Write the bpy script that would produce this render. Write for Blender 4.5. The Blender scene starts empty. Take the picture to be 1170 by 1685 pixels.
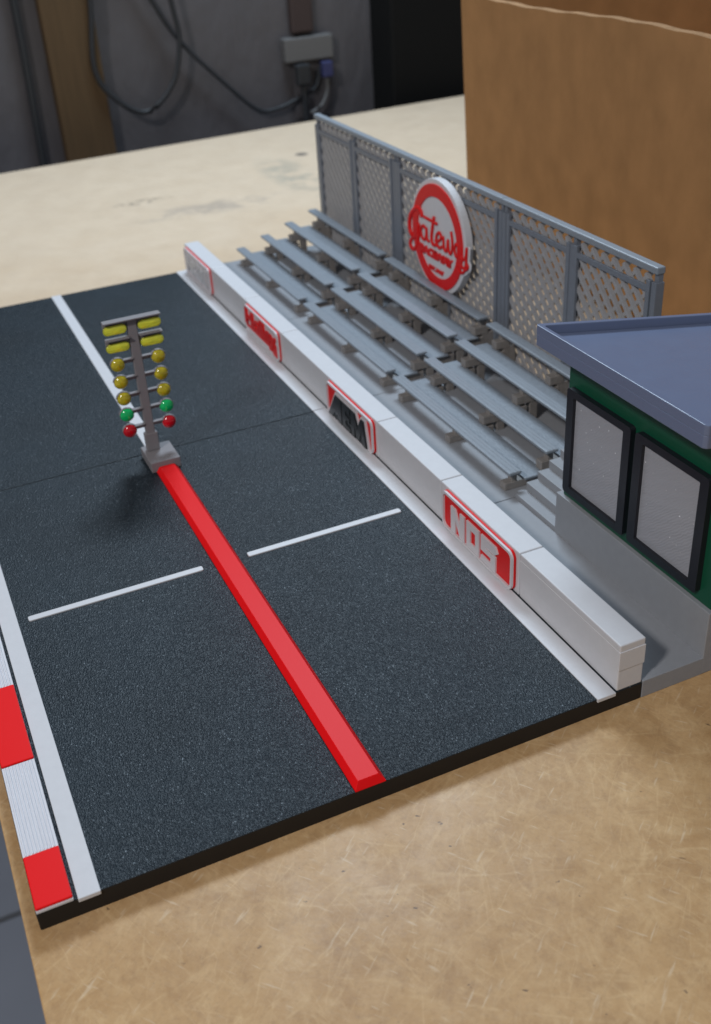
import bpy, bmesh, math, random
from mathutils import Vector, Matrix
random.seed(7)
S = bpy.context.scene
COL = S.collection
PI = math.pi

# ------------------------------------------------------------------ materials
MATS = {}
def mat(name, base=(.5,.5,.5), rough=.5, spec=.5, bump=0.0, bscale=8.0, bdetail=3.0, stretch=(1,1,1), var=0.0, vscale=3.0,
        coat=0.0, trans=0.0, metal=0.0, bdist=.02, lines=0.0, lscale=10.0, ldir='Z', sss=0.0, rvar=0.0):
    m = bpy.data.materials.new(name); m.use_nodes = True
    nt = m.node_tree; N = nt.nodes; L = nt.links
    p = N['Principled BSDF']
    p.inputs['Base Color'].default_value = (*base, 1)
    p.inputs['Roughness'].default_value = rough
    p.inputs['Specular IOR Level'].default_value = spec
    p.inputs['Metallic'].default_value = metal
    p.inputs['Coat Weight'].default_value = coat
    p.inputs['Coat Roughness'].default_value = .12
    p.inputs['Transmission Weight'].default_value = trans
    if sss:
        p.inputs['Subsurface Weight'].default_value = sss
        p.inputs['Subsurface Radius'].default_value = (.12,.1,.08)
        p.inputs['Subsurface Scale'].default_value = .6
    tc = N.new('ShaderNodeTexCoord'); mp = N.new('ShaderNodeMapping')
    mp.inputs['Scale'].default_value = stretch
    L.new(tc.outputs['Object'], mp.inputs['Vector'])
    if var:
        n = N.new('ShaderNodeTexNoise'); n.inputs['Scale'].default_value = vscale; n.inputs['Detail'].default_value = 5
        L.new(mp.outputs[0], n.inputs['Vector'])
        r = N.new('ShaderNodeMapRange'); r.inputs[1].default_value = .3; r.inputs[2].default_value = .7
        r.inputs[3].default_value = 1-var; r.inputs[4].default_value = 1+var
        L.new(n.outputs['Fac'], r.inputs[0])
        mx = N.new('ShaderNodeVectorMath'); mx.operation = 'SCALE'; mx.inputs[0].default_value = base
        L.new(r.outputs[0], mx.inputs['Scale']); L.new(mx.outputs[0], p.inputs['Base Color'])
    if rvar:
        n = N.new('ShaderNodeTexNoise'); n.inputs['Scale'].default_value = 1.3; n.inputs['Detail'].default_value = 6
        L.new(tc.outputs['Object'], n.inputs['Vector'])
        r = N.new('ShaderNodeMapRange'); r.inputs[1].default_value = .3; r.inputs[2].default_value = .7
        r.inputs[3].default_value = max(.05,rough-rvar); r.inputs[4].default_value = min(1,rough+rvar)
        L.new(n.outputs['Fac'], r.inputs[0]); L.new(r.outputs[0], p.inputs['Roughness'])
    prev = None
    if bump:
        n = N.new('ShaderNodeTexNoise'); n.inputs['Scale'].default_value = bscale; n.inputs['Detail'].default_value = bdetail
        L.new(mp.outputs[0], n.inputs['Vector'])
        b = N.new('ShaderNodeBump'); b.inputs['Strength'].default_value = bump; b.inputs['Distance'].default_value = bdist
        L.new(n.outputs['Fac'], b.inputs['Height']); prev = b
    if lines:
        w = N.new('ShaderNodeTexWave'); w.bands_direction = ldir; w.inputs['Scale'].default_value = lscale
        w.inputs['Distortion'].default_value = .6; w.inputs['Detail'].default_value = 1; w.inputs['Detail Scale'].default_value = .5
        L.new(tc.outputs['Object'], w.inputs['Vector'])
        b = N.new('ShaderNodeBump'); b.inputs['Strength'].default_value = lines; b.inputs['Distance'].default_value = .012
        L.new(w.outputs['Fac'], b.inputs['Height'])
        if prev: L.new(prev.outputs[0], b.inputs['Normal'])
        prev = b
    if prev: L.new(prev.outputs[0], p.inputs['Normal'])
    MATS[name] = m
    return m

white   = mat('white_plastic', (.64,.64,.66), .42, .5, .10, 30, 2, bdist=.008, lines=.10, lscale=7, var=.02)
whiterib= mat('white_ribbed_plastic', (.70,.70,.74), .45, .5, .5, 5, 3, stretch=(6,.35,1), bdist=.03)
red     = mat('red_plastic', (.84,.006,.008), .45, .15, .10, 30, 2, bdist=.006)
redflat = mat('red_panel_plastic', (.74,.007,.007), .45, .3, .08, 20, 2, bdist=.01)
redk    = mat('red_kerb_plastic', (.86,.007,.008), .5, .2, .12, 25, 2, bdist=.01)
blackf  = mat('charcoal_field', (.022,.026,.028), .5, .4, .2, 8, 3, bdist=.02)
blackp  = mat('black_letter_plastic', (.012,.013,.014), .3, .5, .3, 6, 4, bdist=.02)
steel   = mat('blue_grey_plastic', (.235,.265,.30), .42, .5, .25, 6, 5, stretch=(5,.8,2), bdist=.02, var=.05, vscale=2)
steelr  = mat('rough_blue_grey_plastic', (.225,.255,.29), .45, .5, .55, 9, 4, stretch=(1.2,.9,1), bdist=.04, var=.08, vscale=4)
fencem  = mat('fence_grey_plastic', (.17,.19,.225), .4, .5, .15, 12, 3, bdist=.01, var=.04)
lattm   = mat('lattice_grey_plastic', (.34,.34,.35), .36, .5, .15, 12, 3, bdist=.01, var=.06)
concr   = mat('support_grey_plastic', (.26,.24,.225), .55, .4, .4, 7, 5, bdist=.03, var=.1, vscale=5)
slabm   = mat('light_grey_plastic', (.285,.295,.315), .48, .45, .08, 22, 3, bdist=.008, var=.03, lines=.06, lscale=6, ldir='Z')
treem   = mat('tree_grey_plastic', (.235,.22,.228), .5, .4, .15, 14, 3, bdist=.01, lines=.12, lscale=8)
roofm   = mat('slate_blue_plastic', (.15,.185,.29), .38, .45, .07, 14, 2, bdist=.008, lines=.07, lscale=5, ldir='DIAGONAL', rvar=.04)
greenm  = mat('dark_green_plastic', (.004,.075,.038), .4, .5, .08, 16, 3, bdist=.01, lines=.15, lscale=7)
framem  = mat('black_plastic', (.010,.011,.016), .38, .5, .1, 16, 2, bdist=.01)
edgem   = mat('black_board_edge', (.010,.010,.011), .5, .35, .1, 10, 2, bdist=.01)
amber   = mat('amber_lens', (.52,.43,.015), .14, .5, .1, 5, 2, coat=.8, sss=.3, bdist=.02, var=.25, vscale=5)
yellowl = mat('yellow_lens', (.80,.82,.06), .18, .5, .35, 5, 3, stretch=(.5,1,2), coat=.8, sss=.3, bdist=.05, var=.22, vscale=5)
greenl  = mat('green_lens', (.0,.55,.15), .14, .5, .05, 5, 2, coat=.7, sss=.3, var=.2, vscale=5)
redl    = mat('red_lens', (.60,.0,.01), .14, .5, .05, 5, 2, coat=.7, sss=.3, var=.2, vscale=5)
card    = mat('cardboard', (.40,.215,.092), .85, .15, .2, 2.2, 8, stretch=(1,1,.75), bdist=.06, var=.10, vscale=.6)
cardedge= mat('cardboard_edge', (.36,.205,.10), .85, .2, .5, 3, 5, bdist=.2, var=.15, vscale=1.2)
cable   = mat('black_cable', (.022,.024,.027), .5, .4)
graycab = mat('grey_cable', (.12,.12,.12), .5, .4)
woodst  = mat('stud_wood', (.085,.052,.024), .75, .3, .2, 1.2, 5, stretch=(3,3,.2), bdist=.2, var=.12, vscale=.8)
blackc  = mat('matte_black', (.004,.004,.004), .8, .2)
outlet  = mat('outlet_grey', (.125,.122,.12), .6, .3)
bluep   = mat('blue_plug', (.035,.04,.11), .5, .4)
reddull = mat('rust_brown', (.05,.034,.031), .7, .3)

# asphalt-like fuzzy print
def asphalt():
    m = mat('fuzzy_black_plastic', (.0085,.0165,.0235), .46, .42)
    nt = m.node_tree; N = nt.nodes; L = nt.links; p = N['Principled BSDF']
    tc = N.new('ShaderNodeTexCoord')
    n1 = N.new('ShaderNodeTexNoise'); n1.inputs['Scale'].default_value = 13; n1.inputs['Detail'].default_value = 4; n1.inputs['Roughness'].default_value=.65
    v = N.new('ShaderNodeTexVoronoi'); v.inputs['Scale'].default_value = 22; v.feature='SMOOTH_F1'; v.inputs['Smoothness'].default_value=.4
    mp = N.new('ShaderNodeMapping'); mp.inputs['Rotation'].default_value=(0,0,.5); mp.inputs['Scale'].default_value=(1,.55,1)
    for n in (n1,v): L.new(mp.outputs[0], n.inputs['Vector'])
    L.new(tc.outputs['Object'], mp.inputs['Vector'])
    ad = N.new('ShaderNodeMath'); ad.operation='ADD'; L.new(n1.outputs['Fac'],ad.inputs[0]); L.new(v.outputs['Distance'],ad.inputs[1])
    b = N.new('ShaderNodeBump'); b.inputs['Strength'].default_value=.8; b.inputs['Distance'].default_value=.035
    L.new(ad.outputs[0], b.inputs['Height']); L.new(b.outputs[0], p.inputs['Normal'])
    # pale flecks: sparkle of the fuzzy surface painted into the colour
    n2 = N.new('ShaderNodeTexNoise'); n2.inputs['Scale'].default_value=14; n2.inputs['Detail'].default_value=2
    mp2 = N.new('ShaderNodeMapping'); mp2.inputs['Rotation'].default_value=(0,0,-.6); mp2.inputs['Scale'].default_value=(1.6,.8,1)
    L.new(tc.outputs['Object'], mp2.inputs['Vector']); L.new(mp2.outputs[0], n2.inputs['Vector'])
    r = N.new('ShaderNodeMapRange'); r.inputs[1].default_value=.66; r.inputs[2].default_value=.74; L.new(n2.outputs['Fac'], r.inputs[0])
    n3 = N.new('ShaderNodeTexNoise'); n3.inputs['Scale'].default_value=.25; n3.inputs['Detail'].default_value=4; L.new(tc.outputs['Object'], n3.inputs['Vector'])
    r3 = N.new('ShaderNodeMapRange'); r3.inputs[1].default_value=.3; r3.inputs[2].default_value=.7; r3.inputs[3].default_value=.85; r3.inputs[4].default_value=1.2
    L.new(n3.outputs['Fac'], r3.inputs[0])
    mx = N.new('ShaderNodeMixRGB'); mx.inputs[1].default_value=(.0085,.0165,.0235,1); mx.inputs[2].default_value=(.20,.24,.27,1)
    L.new(r.outputs[0], mx.inputs[0])
    sc = N.new('ShaderNodeVectorMath'); sc.operation='SCALE'; L.new(mx.outputs[0], sc.inputs[0]); L.new(r3.outputs[0], sc.inputs['Scale'])
    L.new(sc.outputs[0], p.inputs['Base Color'])
    return m
asph = asphalt()

def mdf():
    m = mat('fibreboard', (.5,.35,.2), .42, .5)
    nt = m.node_tree; N = nt.nodes; L = nt.links; p = N['Principled BSDF']
    tc = N.new('ShaderNodeTexCoord')
    def noise(scale, detail=5, rot=0, st=(1,1,1), rough=.6, dist=0):
        mp = N.new('ShaderNodeMapping'); mp.vector_type='POINT'
        mp2 = N.new('ShaderNodeMapping'); mp2.inputs['Scale'].default_value=st
        mp.inputs['Rotation'].default_value=(0,0,rot); mp.inputs['Location'].default_value=(rot*7,rot*3,0)
        L.new(tc.outputs['Object'], mp.inputs['Vector']); L.new(mp.outputs[0], mp2.inputs['Vector'])
        n = N.new('ShaderNodeTexNoise'); n.inputs['Scale'].default_value=scale; n.inputs['Detail'].default_value=detail
        n.inputs['Roughness'].default_value=rough; n.inputs['Distortion'].default_value=dist
        L.new(mp2.outputs[0], n.inputs['Vector']); return n.outputs['Fac']
    def rng(x,a,b,c=0,d=1):
        r = N.new('ShaderNodeMapRange'); r.inputs[1].default_value=a; r.inputs[2].default_value=b; r.inputs[3].default_value=c; r.inputs[4].default_value=d
        L.new(x, r.inputs[0]); return r.outputs[0]
    def mix(f, a, b):
        x = N.new('ShaderNodeMixRGB'); L.new(f, x.inputs[0])
        for i,c in ((1,a),(2,b)):
            if isinstance(c,tuple): x.inputs[i].default_value=(*c,1)
            else: L.new(c, x.inputs[i])
        return x.outputs[0]
    def mul(a,b):
        x = N.new('ShaderNodeMath'); x.operation='MULTIPLY'; L.new(a,x.inputs[0])
        if isinstance(b,float): x.inputs[1].default_value=b
        else: L.new(b,x.inputs[1])
        return x.outputs[0]
    base = mix(rng(noise(.35,8,.2,rough=.7),.3,.7), (.42,.24,.10), (.59,.375,.18))
    base = mix(mul(rng(noise(1.6,6,1.1,rough=.75),.45,.75),.55), base, (.66,.45,.235))
    base = mix(mul(rng(noise(1.1,6,2.3,rough=.7),.5,.72),.55), base, (.33,.185,.085))
    base = mix(mul(rng(noise(6,4,.9,rough=.7),.5,.75),.35), base, (.30,.18,.09))
    # pressed fibres in several directions
    for rot, s, th, k in ((.4,1.7,.60,.30),(1.25,1.5,.61,.34),(2.1,2.0,.60,.30),(2.8,1.3,.62,.30)):
        f = rng(noise(s,5,rot,(.30,2.2,1),.7,.5), th, th+.16)
        base = mix(mul(f,k*.7), base, (.70,.52,.30))
    # long pale hairlines, a loose web
    for rot, sc_, st in ((.5,.22,(.4,2.4,1)),(1.9,.34,(.4,2.0,1)),(2.7,.5,(.35,1.8,1)),(1.2,.8,(.35,2.2,1)),(2.3,.7,(.35,2.0,1))):
        n_ = noise(sc_,3,rot,st,.45,.25)
        a_ = N.new('ShaderNodeMath'); a_.operation='SUBTRACT'; L.new(n_,a_.inputs[0]); a_.inputs[1].default_value=.5
        b_ = N.new('ShaderNodeMath'); b_.operation='ABSOLUTE'; L.new(a_.outputs[0],b_.inputs[0])
        ln = rng(b_.outputs[0], .016, .0)
        brk = rng(noise(.9,5,rot+.3,(1,1,1),.7),.42,.62)
        base = mix(mul(mul(ln,brk),.28), base, (.76,.54,.29))
    for rot, s in ((.9,3.2),(2.5,2.6)):
        f = rng(noise(s,2,rot,(.35,2.2,1),.5), .66, .74)
        base = mix(mul(f,.38), base, (.74,.60,.42))
    sp = rng(noise(2.6,2,.7,(1,1.4,1),.5), .735, .78)
    base = mix(mul(sp,.8), base, (.10,.065,.045))
    # rear of top smoother, paler: far sheen and light put into the colour
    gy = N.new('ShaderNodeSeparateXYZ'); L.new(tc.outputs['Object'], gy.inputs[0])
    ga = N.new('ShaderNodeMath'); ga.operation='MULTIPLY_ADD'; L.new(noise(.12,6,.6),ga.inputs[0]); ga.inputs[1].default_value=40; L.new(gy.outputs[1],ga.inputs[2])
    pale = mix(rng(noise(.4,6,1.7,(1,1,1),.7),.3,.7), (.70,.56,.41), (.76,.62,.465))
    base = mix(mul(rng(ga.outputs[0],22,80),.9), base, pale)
    # grey smudges left on the far half of the top
    geo = N.new('ShaderNodeSeparateXYZ'); L.new(tc.outputs['Object'], geo.inputs[0])
    def smudge(cx,cy,rx,ry,strength,colr,nz,inp):
        a = N.new('ShaderNodeMath'); a.operation='SUBTRACT'; L.new(geo.outputs[0],a.inputs[0]); a.inputs[1].default_value=cx
        b = N.new('ShaderNodeMath'); b.operation='SUBTRACT'; L.new(geo.outputs[1],b.inputs[0]); b.inputs[1].default_value=cy
        aa = N.new('ShaderNodeMath'); aa.operation='DIVIDE'; L.new(a.outputs[0],aa.inputs[0]); aa.inputs[1].default_value=rx
        bb = N.new('ShaderNodeMath'); bb.operation='DIVIDE'; L.new(b.outputs[0],bb.inputs[0]); bb.inputs[1].default_value=ry
        q1 = mul(aa.outputs[0],aa.outputs[0]); q2 = mul(bb.outputs[0],bb.outputs[0])
        s_ = N.new('ShaderNodeMath'); s_.operation='ADD'; L.new(q1,s_.inputs[0]); L.new(q2,s_.inputs[1])
        f = rng(s_.outputs[0],1.0,.1)
        if nz: f = mul(f, rng(noise(nz,4,cx*.1,(1,1,1),.6),.42,.62))
        return mix(mul(f,strength), inp, colr)
    base = smudge(16,63,9,2.2,.45,(.27,.24,.22),.5,base)
    base = smudge(24.5,68,2.6,8.5,.5,(.30,.31,.26),.5,base)
    base = smudge(11,68,3,1.0,.6,(.2,.16,.12),1.5,base)
    base = smudge(27.5,60.5,4,2.0,.4,(.27,.24,.22),.7,base)
    base = smudge(27.9,74.5,.75,.8,.85,(.10,.09,.09),0,base)
    p.inputs['Sheen Weight'].default_value=.05; p.inputs['Specular IOR Level'].default_value=.25; p.inputs['Sheen Roughness'].default_value=.4
    L.new(base, p.inputs['Base Color'])
    L.new(rng(noise(.5,6,.3),.3,.7,.34,.50), p.inputs['Roughness'])
    b = N.new('ShaderNodeBump'); b.inputs['Strength'].default_value=.25; b.inputs['Distance'].default_value=.03
    L.new(noise(3,5,.5), b.inputs['Height']); L.new(b.outputs[0], p.inputs['Normal'])
    return m
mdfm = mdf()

def pane_material():
    m = mat('clear_printed_pane', (.34,.345,.375), .26, .6)
    nt = m.node_tree; N = nt.nodes; L = nt.links; p = N['Principled BSDF']
    tc = N.new('ShaderNodeTexCoord')
    hs = []
    for rot,sc,st in ((.75,3.1,(1,1,1)),(.35,.7,(1,1,1))):
        mp = N.new('ShaderNodeMapping'); mp.inputs['Rotation'].default_value=(rot,0,0)
        L.new(tc.outputs['Object'], mp.inputs['Vector'])
        w = N.new('ShaderNodeTexWave'); w.bands_direction='Z'; w.inputs['Scale'].default_value=sc; w.inputs['Distortion'].default_value=6
        w.inputs['Detail'].default_value=3; w.inputs['Detail Scale'].default_value=1.0
        L.new(mp.outputs[0], w.inputs['Vector']); hs.append(w.outputs['Fac'])
    a = N.new('ShaderNodeMath'); a.operation='ADD'; L.new(hs[0],a.inputs[0]); L.new(hs[1],a.inputs[1])
    b = N.new('ShaderNodeBump'); b.inputs['Strength'].default_value=.16; b.inputs['Distance'].default_value=.05
    L.new(a.outputs[0], b.inputs['Height']); L.new(b.outputs[0], p.inputs['Normal'])
    r = N.new('ShaderNodeMapRange'); r.inputs[1].default_value=0; r.inputs[2].default_value=2; r.inputs[3].default_value=.985; r.inputs[4].default_value=1.015
    L.new(a.outputs[0], r.inputs[0])
    n = N.new('ShaderNodeTexNoise'); n.inputs['Scale'].default_value=9; n.inputs['Detail'].default_value=1; L.new(tc.outputs['Object'], n.inputs['Vector'])
    rs = N.new('ShaderNodeMapRange'); rs.inputs[1].default_value=.76; rs.inputs[2].default_value=.80; L.new(n.outputs['Fac'], rs.inputs[0])
    sc = N.new('ShaderNodeVectorMath'); sc.operation='SCALE'; sc.inputs[0].default_value=(.34,.345,.375); L.new(r.outputs[0], sc.inputs['Scale'])
    mx = N.new('ShaderNodeMixRGB'); L.new(rs.outputs[0], mx.inputs[0]); L.new(sc.outputs[0], mx.inputs[1]); mx.inputs[2].default_value=(.9,.9,.95,1)  # sparkle of the pane painted in as near-white specks
    L.new(mx.outputs[0], p.inputs['Base Color'])
    return m
panem = pane_material()

def wall_material():
    m = mat('grey_sheeting', (.085,.080,.085), .55, .4, .5, .18, 6, stretch=(1,1,.5), bdist=1.2, var=.18, vscale=.07)
    return m
wallm = wall_material()
floorm = mat('floor_tile_grey', (.36,.40,.48), .5, .4, .05, 1, 3, var=.08, vscale=.05)
groutm = mat('floor_joint', (.16,.17,.19), .8, .2)

# ------------------------------------------------------------------ helpers
def obj(name, bm, m, parent=None, smooth=False):
    me = bpy.data.meshes.new(name)
    bmesh.ops.recalc_face_normals(bm, faces=bm.faces)
    bm.to_mesh(me); bm.free()
    for mm in (m if isinstance(m,(list,tuple)) else [m]): me.materials.append(mm)
    if smooth:
        for f in me.polygons: f.use_smooth = True
    o = bpy.data.objects.new(name, me); COL.objects.link(o)
    if parent: o.parent = parent
    return o
def tag(o, label, cat=None, group=None, kind=None):
    if label: o['label'] = label
    if cat: o['category'] = cat
    if group: o['group'] = group
    if kind: o['kind'] = kind
    return o
def thing(name, label, cat, loc=(0,0,0), group=None):
    o = bpy.data.objects.new(name, None); COL.objects.link(o); o.location = loc; o.empty_display_size=.3
    return tag(o, label, cat, group)
def merge(bm, tmp, mi=0):
    me = bpy.data.meshes.new('tmp'); 
    for f in tmp.faces: f.material_index = mi
    tmp.to_mesh(me); tmp.free(); bm.from_mesh(me); bpy.data.meshes.remove(me)
def box(bm, x0,x1,y0,y1,z0,z1, bev=.02, seg=2, mi=0, fn=None):
    t = bmesh.new(); bmesh.ops.create_cube(t, size=1)
    for v in t.verts: v.co = Vector(((x0+x1)/2+v.co.x*(x1-x0), (y0+y1)/2+v.co.y*(y1-y0), (z0+z1)/2+v.co.z*(z1-z0)))
    if bev: bmesh.ops.bevel(t, geom=t.edges[:], offset=bev, segments=seg, affect='EDGES', profile=.5)
    if fn:
        for v in t.verts: v.co = fn(v.co)
    merge(bm, t, mi); return bm
def prism(bm, pts, plane, a, b, bev=0, mi=0):
    """closed outline pts (2-D) extruded from a to b along the axis the plane leaves out"""
    t = bmesh.new()
    def P(u,v,w): return {'yz':(w,u,v),'xy':(u,v,w),'xz':(u,w,v)}[plane]
    A = [t.verts.new(P(u,v,a)) for u,v in pts]; B = [t.verts.new(P(u,v,b)) for u,v in pts]
    t.faces.new(A); t.faces.new(B[::-1]); n=len(pts)
    for i in range(n): t.faces.new((A[i],A[(i+1)%n],B[(i+1)%n],B[i]))
    bmesh.ops.recalc_face_normals(t, faces=t.faces)
    if bev: bmesh.ops.bevel(t, geom=t.edges[:], offset=bev, segments=2, affect='EDGES', profile=.5)
    merge(bm, t, mi); return bm
def rrect(u0,u1,v0,v1,r,n=6):
    P=[]
    for cx,cy,a0 in ((u1-r,v1-r,0),(u0+r,v1-r,PI/2),(u0+r,v0+r,PI),(u1-r,v0+r,1.5*PI)):
        for i in range(n+1):
            a=a0+i/n*PI/2; P.append((cx+r*math.cos(a),cy+r*math.sin(a)))
    return P
def frame_ring(bm, outer, inner, a, b, plane='yz', mi=0):
    """ring between two outlines with the same number of points"""
    t=bmesh.new()
    def P(u,v,w): return {'yz':(w,u,v),'xy':(u,v,w),'xz':(u,w,v)}[plane]
    R=[[t.verts.new(P(u,v,w)) for u,v in o] for o in (outer,inner) for w in (a,b)]
    n=len(outer); oa,ob,ia,ib=R
    for i in range(n):
        j=(i+1)%n
        t.faces.new((oa[i],oa[j],ob[j],ob[i])); t.faces.new((ia[i],ib[i],ib[j],ia[j]))
        t.faces.new((oa[i],ia[i],ia[j],oa[j])); t.faces.new((ob[i],ob[j],ib[j],ib[i]))
    merge(bm,t,mi); return bm
def tube(bm, pts, r, seg=10, squash=None, mi=0, closed=False):
    """swept tube; squash=(axis, factor) flattens it along a world axis"""
    pts=[Vector(p) for p in pts]; t=bmesh.new(); rings=[]
    n=len(pts)
    for i,p in enumerate(pts):
        d=(pts[min(i+1,n-1)]-pts[max(i-1,0)]).normalized()
        up=Vector((1,0,0)) if abs(d.x)<.9 else Vector((0,0,1))
        a=d.cross(up).normalized(); b=d.cross(a).normalized()
        rr=r[i] if isinstance(r,(list,tuple)) else r
        ring=[]
        for k in range(seg):
            an=2*PI*k/seg; q=a*math.cos(an)*rr+b*math.sin(an)*rr
            if squash:
                q[squash[0]]*=squash[1]
            ring.append(t.verts.new(p+q))
        rings.append(ring)
    for i in range(n-1):
        for k in range(seg):
            t.faces.new((rings[i][k],rings[i][(k+1)%seg],rings[i+1][(k+1)%seg],rings[i+1][k]))
    t.faces.new(rings[0][::-1]); t.faces.new(rings[-1])
    bmesh.ops.recalc_face_normals(t, faces=t.faces)
    merge(bm,t,mi); return bm
def smooth_path(pts, n=8):
    pts=[Vector(p) for p in pts]; P=[pts[0]]+pts+[pts[-1]]; out=[]
    for i in range(1,len(P)-2):
        a,b,c,d=P[i-1:i+3]
        for k in range(n):
            t=k/n
            out.append(.5*((2*b)+(c-a)*t+(2*a-5*b+4*c-d)*t*t+(3*b-a-3*c+d)*t**3))
    out.append(pts[-1]); return out
def text_bm(s, y_left, y_right, z0, z1, x_back, x_front, offset=0.0, slant=0.0, space=1.0):
    """raised lettering on a board that faces -x: reads from y_left (large y) to y_right"""
    cu = bpy.data.curves.new('lettering','FONT'); cu.body=s; cu.extrude=.5; cu.offset=offset; cu.space_character=space
    cu.resolution_u = 4
    o = bpy.data.objects.new('lettering', cu); COL.objects.link(o)
    dg = bpy.context.evaluated_depsgraph_get(); dg.update()
    me = bpy.data.meshes.new_from_object(o.evaluated_get(dg))
    bpy.data.objects.remove(o); bpy.data.curves.remove(cu)
    X=[v.co.x for v in me.vertices]; Y=[v.co.y for v in me.vertices]; Z=[v.co.z for v in me.vertices]
    xa,xb,ya,yb,za,zb=min(X),max(X),min(Y),max(Y),min(Z),max(Z)
    for v in me.vertices:
        u=(v.co.x-xa)/(xb-xa); w=(v.co.y-ya)/(yb-ya); d=(v.co.z-za)/(zb-za)
        v.co=Vector((x_back+(x_front-x_back)*d, y_left+(y_right-y_left)*u-slant*(w-.5), z0+(z1-z0)*w))
    bm=bmesh.new(); bm.from_mesh(me); bpy.data.meshes.remove(me)
    return bm
def copy_tree(root, loc, label=None):
    r=root.copy(); COL.objects.link(r); r.location=loc
    if label: r['label']=label
    for ch in list(root.children):
        c=ch.copy(); COL.objects.link(c); c.parent=r
        for g in ch.children:
            d=g.copy(); COL.objects.link(d); d.parent=c
    return r

TZ=-.67          # table top; z=0 is the top of the track boards
B=5.92           # length of one barrier block; a board is 4 blocks
YB=4*B; YE=8*B

# ------------------------------------------------------------------ setting
def plane_poly(name, pts, z, m, kind='structure', thick=0):
    bm=bmesh.new(); v=[bm.verts.new((x,y,z)) for x,y in pts]; bm.faces.new(v)
    if thick:
        r=bmesh.ops.extrude_face_region(bm, geom=bm.faces[:])
        for e in r['geom']:
            if isinstance(e,bmesh.types.BMVert): e.co.z-=thick
    return obj(name,bm,m)
f=plane_poly('floor',[(-260,-260),(260,-260),(260,110),(-260,110)],-75,floorm); tag(f,'grey blue tiled floor far below the table','floor',kind='structure')
bm=bmesh.new()
for k in range(-4,5): box(bm,-250,250,67.3+46*k-.35,67.3+46*k+.35,-74.99,-74.9,0)
for k in range(-4,5): box(bm,46*k-22.3,46*k-21.7,-250,100,-74.985,-74.895,0)
j=obj('floor_joints',bm,groutm); tag(j,'dark joints between the grey floor tiles','joints',kind='structure')
bm=bmesh.new(); box(bm,-260,260,96,99,-75,90,0)
w=obj('wall',bm,wallm); tag(w,'dark grey sheeting wall behind the table','wall',kind='structure')
bm=bmesh.new()
t=bmesh.new()
pts=[(-10.25,-45),(130,-45),(130,91),(-10.25,84.95)]
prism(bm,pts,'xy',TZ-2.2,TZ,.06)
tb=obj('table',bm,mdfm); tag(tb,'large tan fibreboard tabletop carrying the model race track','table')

# wall things
bm=bmesh.new(); box(bm,9.9,15.0,94.2,95.98,-75,60,.15)
o=obj('wooden_stud',bm,woodst); tag(o,'vertical brown wooden stud on the dark wall','stud')
def cabmesh(pts,r): 
    b=bmesh.new(); tube(b,smooth_path(pts,8),r,8); return b
o=obj('hanging_cable',cabmesh([(7.9,95.3,22),(7.85,95.3,12.6),(7.75,95.3,5.5),(7.5,95.3,-2.8),(7.3,95.3,-14)],.36),cable,smooth=True)
tag(o,'straight thick black cable hanging left of the wooden stud','cable')
o=obj('looped_cable',cabmesh([(15.2,93.8,20),(14.8,93.8,12),(14.1,93.8,5.8),(15.85,93.8,2.7),(18.8,93.8,1.2),(21.9,93.8,3.7),(23.1,93.8,7.6),(22.8,93.8,11),(21.8,93.8,20)],.27),cable,smooth=True)
tag(o,'dark cable hanging in a wide loop beside the wooden stud','cable')
o=obj('sagging_cable',cabmesh([(17.5,95,19),(21.1,95,11.3),(23.4,95,7.35),(27.4,95,3.0),(31.0,95,-.4),(33.2,95,-.7),(35.5,95,-.1),(38.0,95,.9),(38.7,95,3)],.22),cable,smooth=True)
tag(o,'thin dark cable sagging across the wall to the wall outlet','cable')
t=thing('wall_outlet','grey outlet box with two plugs on the dark wall','outlet',(37.4,96,3))
bm=bmesh.new(); box(bm,-2.7,2.9,-1.4,-.05,.8,3.2,.15); obj('outlet_box',bm,outlet,t)
bm=bmesh.new(); box(bm,-1.6,2.6,-.5,-.04,-5.2,.7,.1); obj('back_plate',bm,wallm,t)
t=thing('black_power_plug','black plug with its cord hanging from the wall outlet','plug',(36.3,94.4,3.2))
bm=bmesh.new(); box(bm,-.75,.85,-.7,.3,-1.7,.45,.2); obj('plug_body',bm,cable,t)
bm=bmesh.new(); tube(bm,smooth_path([(.1,-.2,-1.6),(.05,-.2,-4),(.1,-.2,-12),(.1,-.2,-20)],6),.32,8); obj('cord',bm,cable,t,True)
t=thing('blue_plug','small blue plug with grey cord in the wall outlet','plug',(39.2,94.4,3.1))
bm=bmesh.new(); box(bm,-.6,.6,-.6,.3,-1.1,.5,.15); obj('plug_body',bm,bluep,t)
bm=bmesh.new(); tube(bm,smooth_path([(0,-.1,-1),(-.1,-.1,-2.6),(-.9,-.1,-4),(-2.2,-.1,-4.6)],6),.2,8); obj('cord',bm,graycab,t,True)
bm=bmesh.new(); box(bm,35.8,38.3,94.9,95.95,6.6,14.5,.2)
o=obj('wall_bracket',bm,reddull); tag(o,'rusty brown bracket on the wall above the outlet','bracket')
bm=bmesh.new(); box(bm,45.3,76,90.5,95.9,-75,60,.3)  # black block added where there is only a dark opening
o=obj('dark_opening_block',bm,blackc); tag(o,'tall black block standing in for the dark opening beside the cardboard box','opening')

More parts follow.
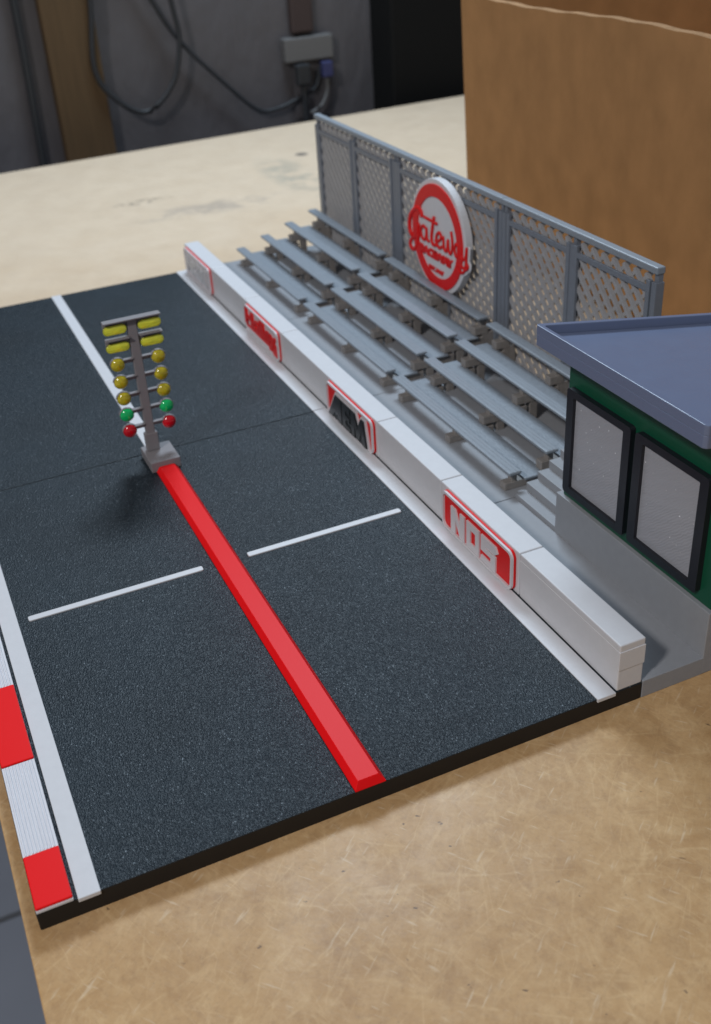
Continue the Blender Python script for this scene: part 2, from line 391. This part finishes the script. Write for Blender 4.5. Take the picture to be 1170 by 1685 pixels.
# cardboard box, open at the top
t=thing('cardboard_box','large open brown cardboard box standing behind the lattice fence','box',(28.69,44.6,TZ))
def ragged(co):
    if co.z>14.5: co=Vector((co.x,co.y,co.z+.10*math.sin(co.y*.9)+.07*math.sin(co.y*2.3+1)))
    return co
def grid_wall(x0,x1,y0,y1,h,axis,m,name):
    bm=bmesh.new(); n=60
    for k in range(n):
        if axis=='y':
            a=y0+(y1-y0)*k/n; b=y0+(y1-y0)*(k+1)/n
            pass
    t2=bmesh.new(); P=[]
    for k in range(n+1):
        s=k/n
        if axis=='y':
            yy=y0+(y1-y0)*s; zt=h+.25+.10*math.sin(yy*.33+1)+.03*math.sin(yy*1.9)
            q=[(x0,yy,0),(x1,yy,0),(x1,yy,zt),(x0,yy,zt)]
        else:
            xx=x0+(x1-x0)*s; zt=h
            q=[(xx,y0,0),(xx,y1,0),(xx,y1,zt),(xx,y0,zt)]
        q=[(a-.038*c*(1-a/32.5),b_,c) for a,b_,c in q]
        P.append([t2.verts.new(c) for c in q])
    t2.faces.new(P[0]); t2.faces.new(P[-1][::-1])
    for k in range(n):
        for i in range(4):
            fc=t2.faces.new((P[k][i],P[k][(i+1)%4],P[k+1][(i+1)%4],P[k+1][i]))
            fc.material_index = 1 if i==2 else 0
    me_b=bmesh.new(); me=bpy.data.meshes.new('t'); t2.to_mesh(me); t2.free(); bm.free(); bm=bmesh.new(); bm.from_mesh(me); bpy.data.meshes.remove(me)
    return obj(name,bm,[m,cardedge],t)
grid_wall(0,.55,-38,0,15.5,'y',card,'side_panel')
grid_wall(32,32.55,-38,0,15.5,'y',card,'side_panel')
grid_wall(.6,31.95,-.55,0,15.5,'x',card,'end_panel')
grid_wall(.6,31.95,-38,-37.45,15.5,'x',card,'end_panel')
bm=bmesh.new(); box(bm,.6,31.95,-37.4,-.6,.02,.4,0); obj('base_panel',bm,card,t)

# ------------------------------------------------------------------ track boards
def board(y0,y1,label,first):
    t=thing('track_board',label,'track board',(0,y0,TZ),'black track boards laid end to end')
    H=-TZ; Ln=y1-y0
    bm=bmesh.new()
    box(bm,-9.85,9.76,0.0,Ln-.03,0,H,.03,2)
    for f_ in bm.faces: f_.material_index = 1 if abs(f_.normal.z)<.6 else 0
    obj('board',bm,[asph,edgem],t)
    for x0,x1,nm in ((-8.72,-8.1,'edge_line'),(8.0,8.70,'edge_line')):
        b=bmesh.new(); box(b,x0,x1,-.06 if first else .02,Ln-.04,H-.1,H+.045,.02); obj(nm,b,white,t)
    if first:
        for x0,x1 in ((-7.72,-.97),(.89,7.62)):
            b=bmesh.new(); prism(b,rrect(x0,x1,13.17,13.47,.07,3),'xy',H-.05,H+.05,.015); o=obj('start_line',b,white,t)
    else:
        b=bmesh.new(); box(b,-.33,.27,.65,Ln-.03,H-.05,H+.035,.02); obj('centre_line',b,white,t)
    return t
board(0,YB,'near black textured track board with the start lines',True)
board(YB+.01,YE+.15,'far black textured track board with the white centre line',False)

def kerb(y0,y1,label,starts):
    t=thing('kerb_strip',label,'kerb',(-9.83,y0,0),'striped kerbs along the track edge')
    bm=bmesh.new(); box(bm,0,1.0,-.02 if y0==0 else .02,y1-y0-.02,.005,.09,.015); obj('kerb_base',bm,white,t)
    for a,b,c in starts:
        bm=bmesh.new()
        if c=='r':
            box(bm,0,1.0,a-y0+.01,b-y0-.01,.095,.18,.03); obj('red_block',bm,redk,t)
        else:
            box(bm,.0,1.0,a-y0+.01,b-y0-.01,.095,.13,.015)
            for i in range(9): box(bm,.06+i*.1,.115+i*.1,a-y0+.03,b-y0-.03,.131,.152,.01,1)
            obj('white_block',bm,whiterib,t)
    return t
K=3.86
def segs(y0,y1):
    out=[]; e=[0,1.95]+[1.95+K*i for i in range(1,13)]; c='r'
    for a,b in zip(e,e[1:]):
        aa,bb=max(a,y0),min(b,y1)
        if bb-aa>.1: out.append((aa,bb,c))
        c='w' if c=='r' else 'r'
    return out
kerb(0,YB,'near red and white striped kerb beside the left track line',segs(0,YB))
kerb(YB+.02,YE,'far red and white striped kerb beyond the board joint',segs(YB+.02,YE))

# red divider
t=thing('divider_beam','long red beam dividing the two lanes in front of the light tree','divider',(0,0,0))
bm=bmesh.new()
prism(bm,[(-.5,.003),(.5,.003),(.5,.05),(.34,.26),(-.34,.26),(-.5,.05)],'xz',0.0,21.66,.012)
for v in bm.verts:
    if v.co.y<.2:
        v.co.y += max(0,(v.co.z-.05))*.75 -.02
obj('beam',bm,red,t)

# ------------------------------------------------------------------ light tree
t=thing('drag_race_light_tree','grey starting light tree with amber, green and red lamps on a block base','light tree',(-.02,22.6,0))
bm=bmesh.new(); box(bm,-.68,.69,-.92,.90,.003,.5,.03); obj('base',bm,treem,t)
px=-.2; py=.35
bm=bmesh.new()
box(bm,px-.30,px+.30,py-.10,py+.22,.505,1.4,.04)
box(bm,px-.205,px+.205,py-.08,py+.20,1.38,6.9,.03)
obj('pole',bm,treem,t)
bm=bmesh.new()
box(bm,px-1.26,px+1.26,py-.30,py+.10,6.92,6.99,.02)
for s in (-1,1):
    x0,x1=sorted((px+s*.22,px+s*1.25)); box(bm,x0,x1,py-.28,py+.08,6.13,6.19,.02)
    for z in (6.56,5.76):
        box(bm,x0,x1,py+.02,py+.10,z-.12,z+.34,.02)
obj('visor',bm,treem,t)
def pill(z,s):
    b=bmesh.new(); c=px+s*.76
    prism(b,rrect(c-.52,c+.52,z-.215,z+.215,.2,6),'xz',py-.14,py+.015,.06)
    return b
for z in (6.56,5.76):
    for s in (-1,1): obj('bar_lamp',pill(z,s),yellowl,t,True)
zs=(4.97,4.15,3.35,2.55,1.75)
for i,z in enumerate(zs):
    for s in (-1,1):
        c=px+s*.91
        b=bmesh.new(); bmesh.ops.create_uvsphere(b,u_segments=20,v_segments=12,radius=.32)
        for v in b.verts: v.co=Vector((c+v.co.x, py-.06+v.co.y*.7, z+v.co.z))
        obj('round_lamp',b,(amber,amber,amber,greenl,redl)[i],t,True)
        b=bmesh.new()
        # hood arc over the lamp and the arm back to the pole
        tube(b,[(c+.33*math.cos(a),py-.03,z+.33*math.sin(a)) for a in [PI*.05+PI*.9*k/10 for k in range(11)]],.022,6,squash=(1,4))
        x0,x1=sorted((px+s*.19,c-s*.22)); box(b,x0,x1,py-.14,py+.06,z+.15,z+.195,.01)
        box(b,x0,x1,py+.04,py+.12,z-.05,z+.13,.015)
        obj('lamp_bracket',b,treem,t)

# ------------------------------------------------------------------ barrier blocks
XB0,XB1,HB=8.77,9.745,1.86
def barrier(i0,i1,label,sign=None):
    y0=i0*B; y1=i1*B
    t=thing('barrier_block',label,'barrier',((XB0+XB1)/2,y0,0),'white barrier blocks beside the track')
    hx=(XB1-XB0)/2; L_=y1-y0
    bm=bmesh.new(); box(bm,-hx,hx,.022,L_-.022,.004,HB,.04)
    if i0==0: box(bm,-hx-.012,hx+.012,-.005,L_-.02,.85,HB-.26,.015)
    obj('block',bm,white,t)
    if sign:
        s0,s1=(sign[1],sign[2])
        xf=-hx; plate_r=.32
        out=rrect(s0,s1,.05,1.78,plate_r)
        b=bmesh.new(); prism(b,out,'yz',xf-.10,xf-.003,.015)
        kind=sign[0]
        pm={'NGK':whitepink,'Holley':whitepink}.get(kind,redflat)
        p=obj('sign_plate',b,redflat if kind!='NGK' else redflat,t)
        inn=rrect(s0+.13,s1-.13,.18,1.65,plate_r-.10)
        b=bmesh.new(); frame_ring(b,rrect(s0+.02,s1-.02,.07,1.76,plate_r-.02),inn,xf-.19,xf-.102); obj('rim',b,whitepink,p)
        yl,yr=s1-.3,s0+.3
        L0,L1=yl,yr            # left and right ends of the lettering as read from the track
        def U(pts,z0,z1,l=L0,r=L1): return [(l+(r-l)*u, z0+(z1-z0)*v) for u,v in pts]
        if kind=='NOS':
            z0,z1=.19,1.34; l=s1-.72; rr=s0+1.05; d=[]
            N_=[(.0,.0),(.0,1.0),(.10,1.0),(.20,.42),(.20,1.0),(.30,1.0),(.30,.0),(.205,.0),(.10,.60),(.10,.0)]
            S_=[(.66,.0),(.66,.20),(.86,.20),(.86,.40),(.66,.40),(.66,1.0),(.96,1.0),(1.0,.80),(.94,.66),(.76,.66),(.76,.60),(.96,.60),(.96,.0)]
            bb=bmesh.new(); prism(bb,U(N_,z0,z1,l,rr),'yz',xf-.17,xf-.09,.008)
            prism(bb,U(S_,z0,z1,l,rr),'yz',xf-.17,xf-.09,.008)
            frame_ring(bb,U([(.35,0),(.35,1),(.62,1),(.62,0)],z0,z1,l,rr),U([(.43,.22),(.43,.74),(.54,.74),(.54,.22)],z0,z1,l,rr),xf-.168,xf-.09)
            bmesh.ops.recalc_face_normals(bb,faces=bb.faces); obj('lettering',bb,whitepink,p)
        elif kind=='AEM':
            z0,z1=.10,1.50; l=s1-.20; rr=s0+.36
            O_=[(-.01,-.02),(.21,1.04),(.72,1.04),(.775,.70),(.83,1.04),(.93,1.04),(1.01,-.02)]
            bb=bmesh.new(); prism(bb,U(O_,z0,z1,l,rr),'yz',xf-.20,xf-.103,.01); obj('outline',bb,whitepink,p)
            bb=bmesh.new(); prism(bb,U([(.03,.05),(.225,.97),(.705,.97),(.775,.52),(.845,.97),(.91,.97),(.965,.05)],z0,z1,l,rr),'yz',xf-.245,xf-.201,.004); obj('dark_field',bb,blackf,p)
            A_=[(.04,.06),(.23,.95),(.385,.95),(.385,.06),(.29,.06),(.29,.30),(.20,.30),(.15,.06)]
            E_=[(.405,.06),(.405,.95),(.60,.95),(.60,.76),(.49,.76),(.49,.60),(.59,.60),(.59,.42),(.49,.42),(.49,.25),(.60,.25),(.60,.06)]
            M_=[(.62,.06),(.62,.95),(.70,.95),(.77,.50),(.84,.95),(.905,.95),(.96,.06),(.88,.06),(.86,.52),(.80,.10),(.75,.10),(.70,.52),(.70,.06)]
            bb=bmesh.new()
            for q in (A_,E_,M_): prism(bb,U(q,z0,z1,l,rr),'yz',xf-.28,xf-.21,.01)
            obj('lettering',bb,blackp,p)
        elif kind=='Holley':
            b=bmesh.new(); prism(b,rrect(s0+.15,s1-.15,.2,1.63,.2),'yz',xf-.14,xf-.101,0); obj('white_field',b,whitepink,p)
            bb=bmesh.new(); prism(bb,[(s0+.2,.26),(s0+.2,.95),(s0+.55,.95),(s1-.25,.62),(s1-.25,.50),(s0+1.1,.50),(s0+.75,.26)],'yz',xf-.20,xf-.142,.01); obj('red_swash',bb,redflat,p)
            b=text_bm('Holley',s1-.2,s0+.2,.42,1.62,xf-.13,xf-.24,offset=.045,slant=.1,space=.92); obj('lettering',b,redflat,p)
        else:
            b=bmesh.new(); prism(b,rrect(s0+.15,s1-.15,.2,1.63,.2),'yz',xf-.14,xf-.101,0); obj('white_field',b,whitepink,p)
            b=text_bm('NGK',s1-.45,s0+.45,.35,1.45,xf-.13,xf-.24,offset=.05,slant=0,space=.9); obj('lettering',b,white,p)
    return t
whitepink = mat('white_trim_plastic', (.66,.63,.65), .42, .5, .08, 20, 2, bdist=.008)
barrier(0,1,'plain white barrier block at the near end of the row')
barrier(1,2,'white barrier block with the red NOS sign',('NOS',.22,5.55))
barrier(2,3,'plain white barrier block between the NOS and AEM signs')
barrier(3,5,'double length white barrier block with the red and black AEM sign',('AEM',.22,5.5))
barrier(5,6,'white barrier block with the red Holley sign',('Holley',.22,5.55))
barrier(6,7,'plain white barrier block between the two farthest signs')
barrier(7,8,'white barrier block with the pale red rimmed sign at the far end',('NGK',.22,5.6))

# ------------------------------------------------------------------ stand bases
M=11.84
for k,lab in ((1,'light grey base slab under the nearest bleacher'),(2,'light grey base slab under the middle bleacher'),(3,'light grey base slab under the farthest bleacher')):
    bm=bmesh.new(); box(bm,9.79,19.15,k*M+.02,(k+1)*M-.02,TZ+.002,.035,.02)
    o=obj('base_slab',bm,slabm); tag(o,lab,'base slab','grey base slabs of the grandstand')
t=thing('booth_platform','light grey raised platform with low steps carrying the green booth','platform',(9.79,0,TZ))
H=-TZ
bm=bmesh.new(); box(bm,0,2.45,0,M-.02,.002,H+.035,.02); box(bm,2.43,12.5,.001,8.84,.003,H+1.87,.03)
obj('platform_body',bm,slabm,t)
for i in range(5):
    bm=bmesh.new(); x0=2.45+.54*i
    box(bm,x0+.002,12.4,8.86,M-.02,(H-.2 if i==0 else H+.27+.37*(i-1)-.1),H+.25+.37*i,.02); obj('step',bm,slabm,t)

# ------------------------------------------------------------------ bleachers
SX=[12.15,13.93,15.7,17.48]; SZ=[1.02,1.57,2.12,2.68]
def bleacher():
    t=thing('bleacher','','bleacher',(12.15,0,.035),'blue grey bleachers in line along the barrier')
    o0=12.15; z0=.035
    for i in range(4):
        b=bmesh.new(); box(b,SX[i]-o0,SX[i]-o0+.60,.3,11.38,SZ[i]-.15-z0,SZ[i]-z0,.05)
        for g in (.2,.4): box(b,SX[i]-o0+g-.02,SX[i]-o0+g+.03,.34,11.34,SZ[i]-z0-.02,SZ[i]-z0+.012,.006,1)
        obj('seat_plank',b,steel,t)
    for i in range(3):
        x=SX[i]-o0+.86
        b=bmesh.new(); box(b,x,x+1.05,.42,11.44,SZ[i]-.52-.12-z0,SZ[i]-.52-z0,.045); obj('foot_plank',b,steelr,t)
    for yc in (.82,5.68,10.52):
        b=bmesh.new(); w=.225
        for i in range(4):
            zt=SZ[i]-.52-.125-z0; zb=max(.002,zt-.42 if i else .002)
            x0=SX[i]-o0-.02
            xe=min(x0+2.35, 6.1)
            box(b,x0,xe,yc-w,yc+w,zb,zt,.03)
            # seat post on the beam
            box(b,x0+.36,x0+.62,yc-w+.06,yc+w-.06,zt-.02,SZ[i]-.155-z0,.02)
            # leg under the beam
            if i: 
                box(b,x0+.75,x0+1.15,yc-w+.03,yc+w-.03,.004,zb+.02,.02)
        box(b,5.75,6.08,yc-w+.02,yc+w-.02,.004,SZ[3]-.6-z0,.02)
        obj('support_frame',b,concr,t)
    return t
b0=bleacher(); b0.location=(12.15,M,.037); b0['label']='nearest blue grey bleacher beside the green booth'
copy_tree(b0,(12.15,2*M,.037),'middle blue grey bleacher in front of the round sign')
copy_tree(b0,(12.15,3*M,.037),'farthest blue grey bleacher at the far fence end')

# ------------------------------------------------------------------ fence
def clipseg(p,d,y0,y1,z0,z1):
    t0,t1=-1e9,1e9
    for c,dd,a,b in ((p[0],d[0],y0,y1),(p[1],d[1],z0,z1)):
        ta,tb=(a-c)/dd,(b-c)/dd
        if ta>tb: ta,tb=tb,ta
        t0=max(t0,ta); t1=min(t1,tb)
    return (t0,t1) if t1-t0>.15 else None
def lattice(y0,y1,z0,z1):
    bm=bmesh.new(); P=.74; ang=math.radians(46)
    for sgn,xa,xb in ((1,.12,.28),(-1,.29,.46)):
        d=Vector((math.cos(ang)*sgn,math.sin(ang))); nrm=Vector((-d.y,d.x)); hw=.084
        span=(z1-z0)/math.tan(ang)
        n=int((y1-y0+span)/P)+3
        for k in range(n):
            base=(y0+k*P+.1, z0) if sgn<0 else (y1-k*P-.1, z0)
            r=clipseg(base,d,y0,y1,z0,z1)
            if not r: continue
            a=Vector(base)+d*r[0]; b=Vector(base)+d*r[1]
            q=[a+nrm*hw,b+nrm*hw,b-nrm*hw,a-nrm*hw]
            prism(bm,[(v.x,v.y) for v in q],'yz',xa,xb)
    return bm
def fence():
    t=thing('fence_panel','','fence',(18.55,0,.037),'lattice fence panels behind the bleachers')
    ZT=8.05
    for ya in (.36,6.02):
        yb=ya+5.30
        obj('lattice',lattice(ya+.05,yb-.05,.02,8.2),lattm,t)
        b=bmesh.new()
        box(b,0,.16,ya,ya+.24,.01,ZT,.02); box(b,0,.16,yb-.24,yb,.01,ZT,.02)
        box(b,.015,.15,ya+.22,yb-.22,7.52,7.78,.02); box(b,.015,.15,ya+.22,yb-.22,.3,.5,.02)
        obj('panel_frame',b,fencem,t)
    for y0,y1 in ((.02,.32),(5.60,6.06),(11.48,11.82)):
        b=bmesh.new(); box(b,.06,.48,y0,y1,.0,ZT-.04,.02); box(b,.18,.42,(y0+y1)/2-.12,(y0+y1)/2+.12,ZT-.08,8.45,.01); obj('post',b,fencem,t)
    b=bmesh.new(); box(b,.04,.46,.0,11.835,8.36,8.66,.05); obj('top_rail',b,steel,t)
    return t
f0=fence(); f0.location=(18.55,M,.037); f0['label']='nearest grey lattice fence panel behind the booth roof'
copy_tree(f0,(18.55,2*M,.037),'middle grey lattice fence panel carrying the round sign')
copy_tree(f0,(18.55,3*M,.037),'farthest grey lattice fence panel')

# ------------------------------------------------------------------ round sign
CY,CZ=29.35,5.35
t=thing('round_sign','round white sign with red ring and red Gateway lettering on the fence','sign',(18.52,CY,CZ))
b=bmesh.new(); n=72
prism(b,[(3.08*math.cos(2*PI*k/n),3.08*math.sin(2*PI*k/n)) for k in range(n)],'yz',-.44,-.005,.03)
obj('disc',b,white,t)
b=bmesh.new()
frame_ring(b,[(2.82*math.cos(2*PI*k/n),2.82*math.sin(2*PI*k/n)) for k in range(n)],[(2.24*math.cos(2*PI*k/n),-.04+2.20*math.sin(2*PI*k/n)) for k in range(n)],-.52,-.442)
obj('ring',b,redflat,t)
def W(pts): return [(-.50, y-CY, z-CZ) for y,z in pts]
strokes=[
 # G: curl, bowl, and inner stroke
 ([(31.0,6.05),(31.15,6.35),(31.5,6.45),(32.0,6.2),(32.45,5.7),(32.55,5.1),(32.3,4.75),(31.9,4.75),(31.6,5.1),(31.45,5.6)],.17),
 ([(31.45,5.6),(31.5,5.0),(31.7,4.4),(32.1,3.95),(32.5,4.05),(32.45,4.4),(31.9,4.75),(31.4,4.95)],.13),
 # a
 ([(30.55,5.5),(30.95,5.6),(31.2,5.3),(31.1,4.95),(30.8,4.85),(30.58,5.15),(30.54,5.58),(30.48,5.0),(30.25,4.88)],.10),
 # t and crossbar
 ([(29.62,6.4),(29.85,5.7),(29.95,5.1),(29.75,4.85),(29.4,4.95)],.12),
 ([(30.75,6.12),(30.2,6.12),(29.3,6.1)],.10),
 # e
 ([(29.5,5.15),(29.1,5.25),(28.85,5.5),(29.05,5.7),(29.35,5.5),(29.4,5.1),(29.1,4.85),(28.8,5.0)],.10),
 # w
 ([(28.62,5.62),(28.56,5.05),(28.38,4.86),(28.2,5.05),(28.1,5.55),(28.04,5.05),(27.86,4.86),(27.68,5.1),(27.62,5.6),(27.75,6.1)],.095),
 # a
 ([(26.98,5.5),(27.2,5.6),(27.38,5.3),(27.3,4.98),(27.12,4.9),(26.98,5.15),(26.94,5.58),(26.9,5.05),(26.72,4.9)],.095),
 # y with its tail
 ([(26.6,5.62),(26.62,5.15),(26.45,4.95),(26.2,5.2),(26.1,5.7),(26.15,5.0),(26.3,4.45),(26.6,4.2),(26.95,4.25),(27.0,4.5)],.095),
 ([(27.0,4.5),(26.6,4.52),(26.15,4.5),(25.98,4.72),(26.15,4.86)],.09)]
b=bmesh.new()
for p,r in strokes: tube(b,smooth_path(W(p),5),r*.86,8,squash=(0,.75))
obj('script_lettering',b,redflat,t,True)
b=bmesh.new()
for p,r in strokes: tube(b,smooth_path([(-.40,y,z) for _,y,z in W(p)],4),r+.13,8,squash=(0,.18))
obj('lettering_backing',b,white,t,True)
b=text_bm('RACEWAY',31.35-CY,27.6-CY,4.07-CZ,4.55-CZ,-.43,-.53,offset=.05,space=.88); obj('small_lettering',b,redflat,t)
b=text_bm('EST.1967',30.35-CY,28.65-CY,3.36-CZ,3.62-CZ,-.43,-.50,offset=.04,space=.95); obj('small_lettering',b,redflat,t)

# ------------------------------------------------------------------ booth
t=thing('green_booth','dark green booth with slate blue roof on the platform','booth',(12.38,.15,1.872))
x=0; D=6.7
bm=bmesh.new()
def wallshear(co):
    if co.z>3: co=Vector((co.x,co.y,co.z-.163*co.x))
    return co
box(bm,0,D,0,8.45,0,6.15,.03,fn=wallshear)
obj('wall',bm,greenm,t)
for y0,y1 in ((4.50,8.23),(.58,4.25)):
    z0,z1=.36,4.68
    fr=.40
    b=bmesh.new(); frame_ring(b,rrect(y0,y1,z0,z1,.14,4),rrect(y0+fr,y1-fr,z0+fr*.72,z1-fr*.72,.05,4),-.22,-.002)
    # bevelled inner lip
    w_=obj('window_frame',b,framem,t)
    b=bmesh.new(); box(b,-.09,-.01,y0+fr-.05,y1-fr+.05,z0+fr*.72-.05,z1-fr*.72+.05,.005)
    obj('pane',b,panem,w_)
rx0,rx1=11.2-12.38,D+.9; ry0,ry1=.12-.15,9.15-.15; zt=8.93-1.872
def rs(co): return Vector((co.x,co.y,co.z-.163*(co.x-rx0)))
b=bmesh.new()
def out(i): 
    c=.10
    return [(rx0+i+c,ry0+i),(rx1-i-c,ry0+i),(rx1-i,ry0+i+c),(rx1-i,ry1-i-c),(rx1-i-c,ry1-i),(rx0+i+c,ry1-i),(rx0+i,ry1-i-c),(rx0+i,ry0+i+c)]
frame_ring(b,out(0),out(.22),zt-.36,zt,'xy')
prism(b,out(.004),'xy',zt-.78,zt-.345,.0)
bmesh.ops.remove_doubles(b,verts=b.verts,dist=.0005)
for v in b.verts: v.co=rs(v.co)
r_=obj('roof',b,roofm,t)
md=r_.modifiers.new('soft','BEVEL'); md.width=.035; md.segments=2; md.limit_method='ANGLE'

# ------------------------------------------------------------------ light, world, camera
def area(name,loc,target,size,power,colr,size2=None):
    l=bpy.data.lights.new(name,'AREA'); l.energy=power; l.color=colr; l.size=size
    if size2: l.shape='RECTANGLE'; l.size_y=size2
    o=bpy.data.objects.new(name,l); COL.objects.link(o); o.location=loc
    o.rotation_euler=(Vector(target)-Vector(loc)).to_track_quat('-Z','Y').to_euler(); return o
area('window_lamp',(29,76,81),(8,40,0),32,78000,(.70,.85,1.0),20)
area('ceiling_lamp',(-93,-47,107),(2,14,0),13,108000,(1.0,.965,.95))
wd=bpy.data.worlds.new('World'); S.world=wd; wd.use_nodes=True
bg=wd.node_tree.nodes['Background']; bg.inputs[0].default_value=(.80,.88,1.0,1); bg.inputs[1].default_value=.20

cam=bpy.data.cameras.new('camera'); co=bpy.data.objects.new('camera',cam); COL.objects.link(co); S.camera=co
cam.sensor_fit='VERTICAL'; cam.sensor_height=36; cam.sensor_width=36*711/1024
cam.lens=1768.1*36/1685
R=((0.90849881,-0.41402128,-0.05671242),(-0.2636896,-0.46268223,-0.84639999),(0.32418778,0.78390786,-0.52951936))
Rw=Matrix(((R[0][0],-R[1][0],-R[2][0]),(R[0][1],-R[1][1],-R[2][1]),(R[0][2],-R[1][2],-R[2][2])))
co.matrix_world=Matrix.Translation((-8.5644,-20.9564,23.7087)) @ Rw.to_4x4()
cam.clip_start=.5; cam.clip_end=2000
cam.dof.use_dof=True; cam.dof.focus_distance=35.5; cam.dof.aperture_fstop=.18
S.view_settings.view_transform='Standard'; S.view_settings.look='None'; S.view_settings.exposure=0; S.view_settings.gamma=1
S.render.engine='CYCLES'; S.cycles.max_bounces=8
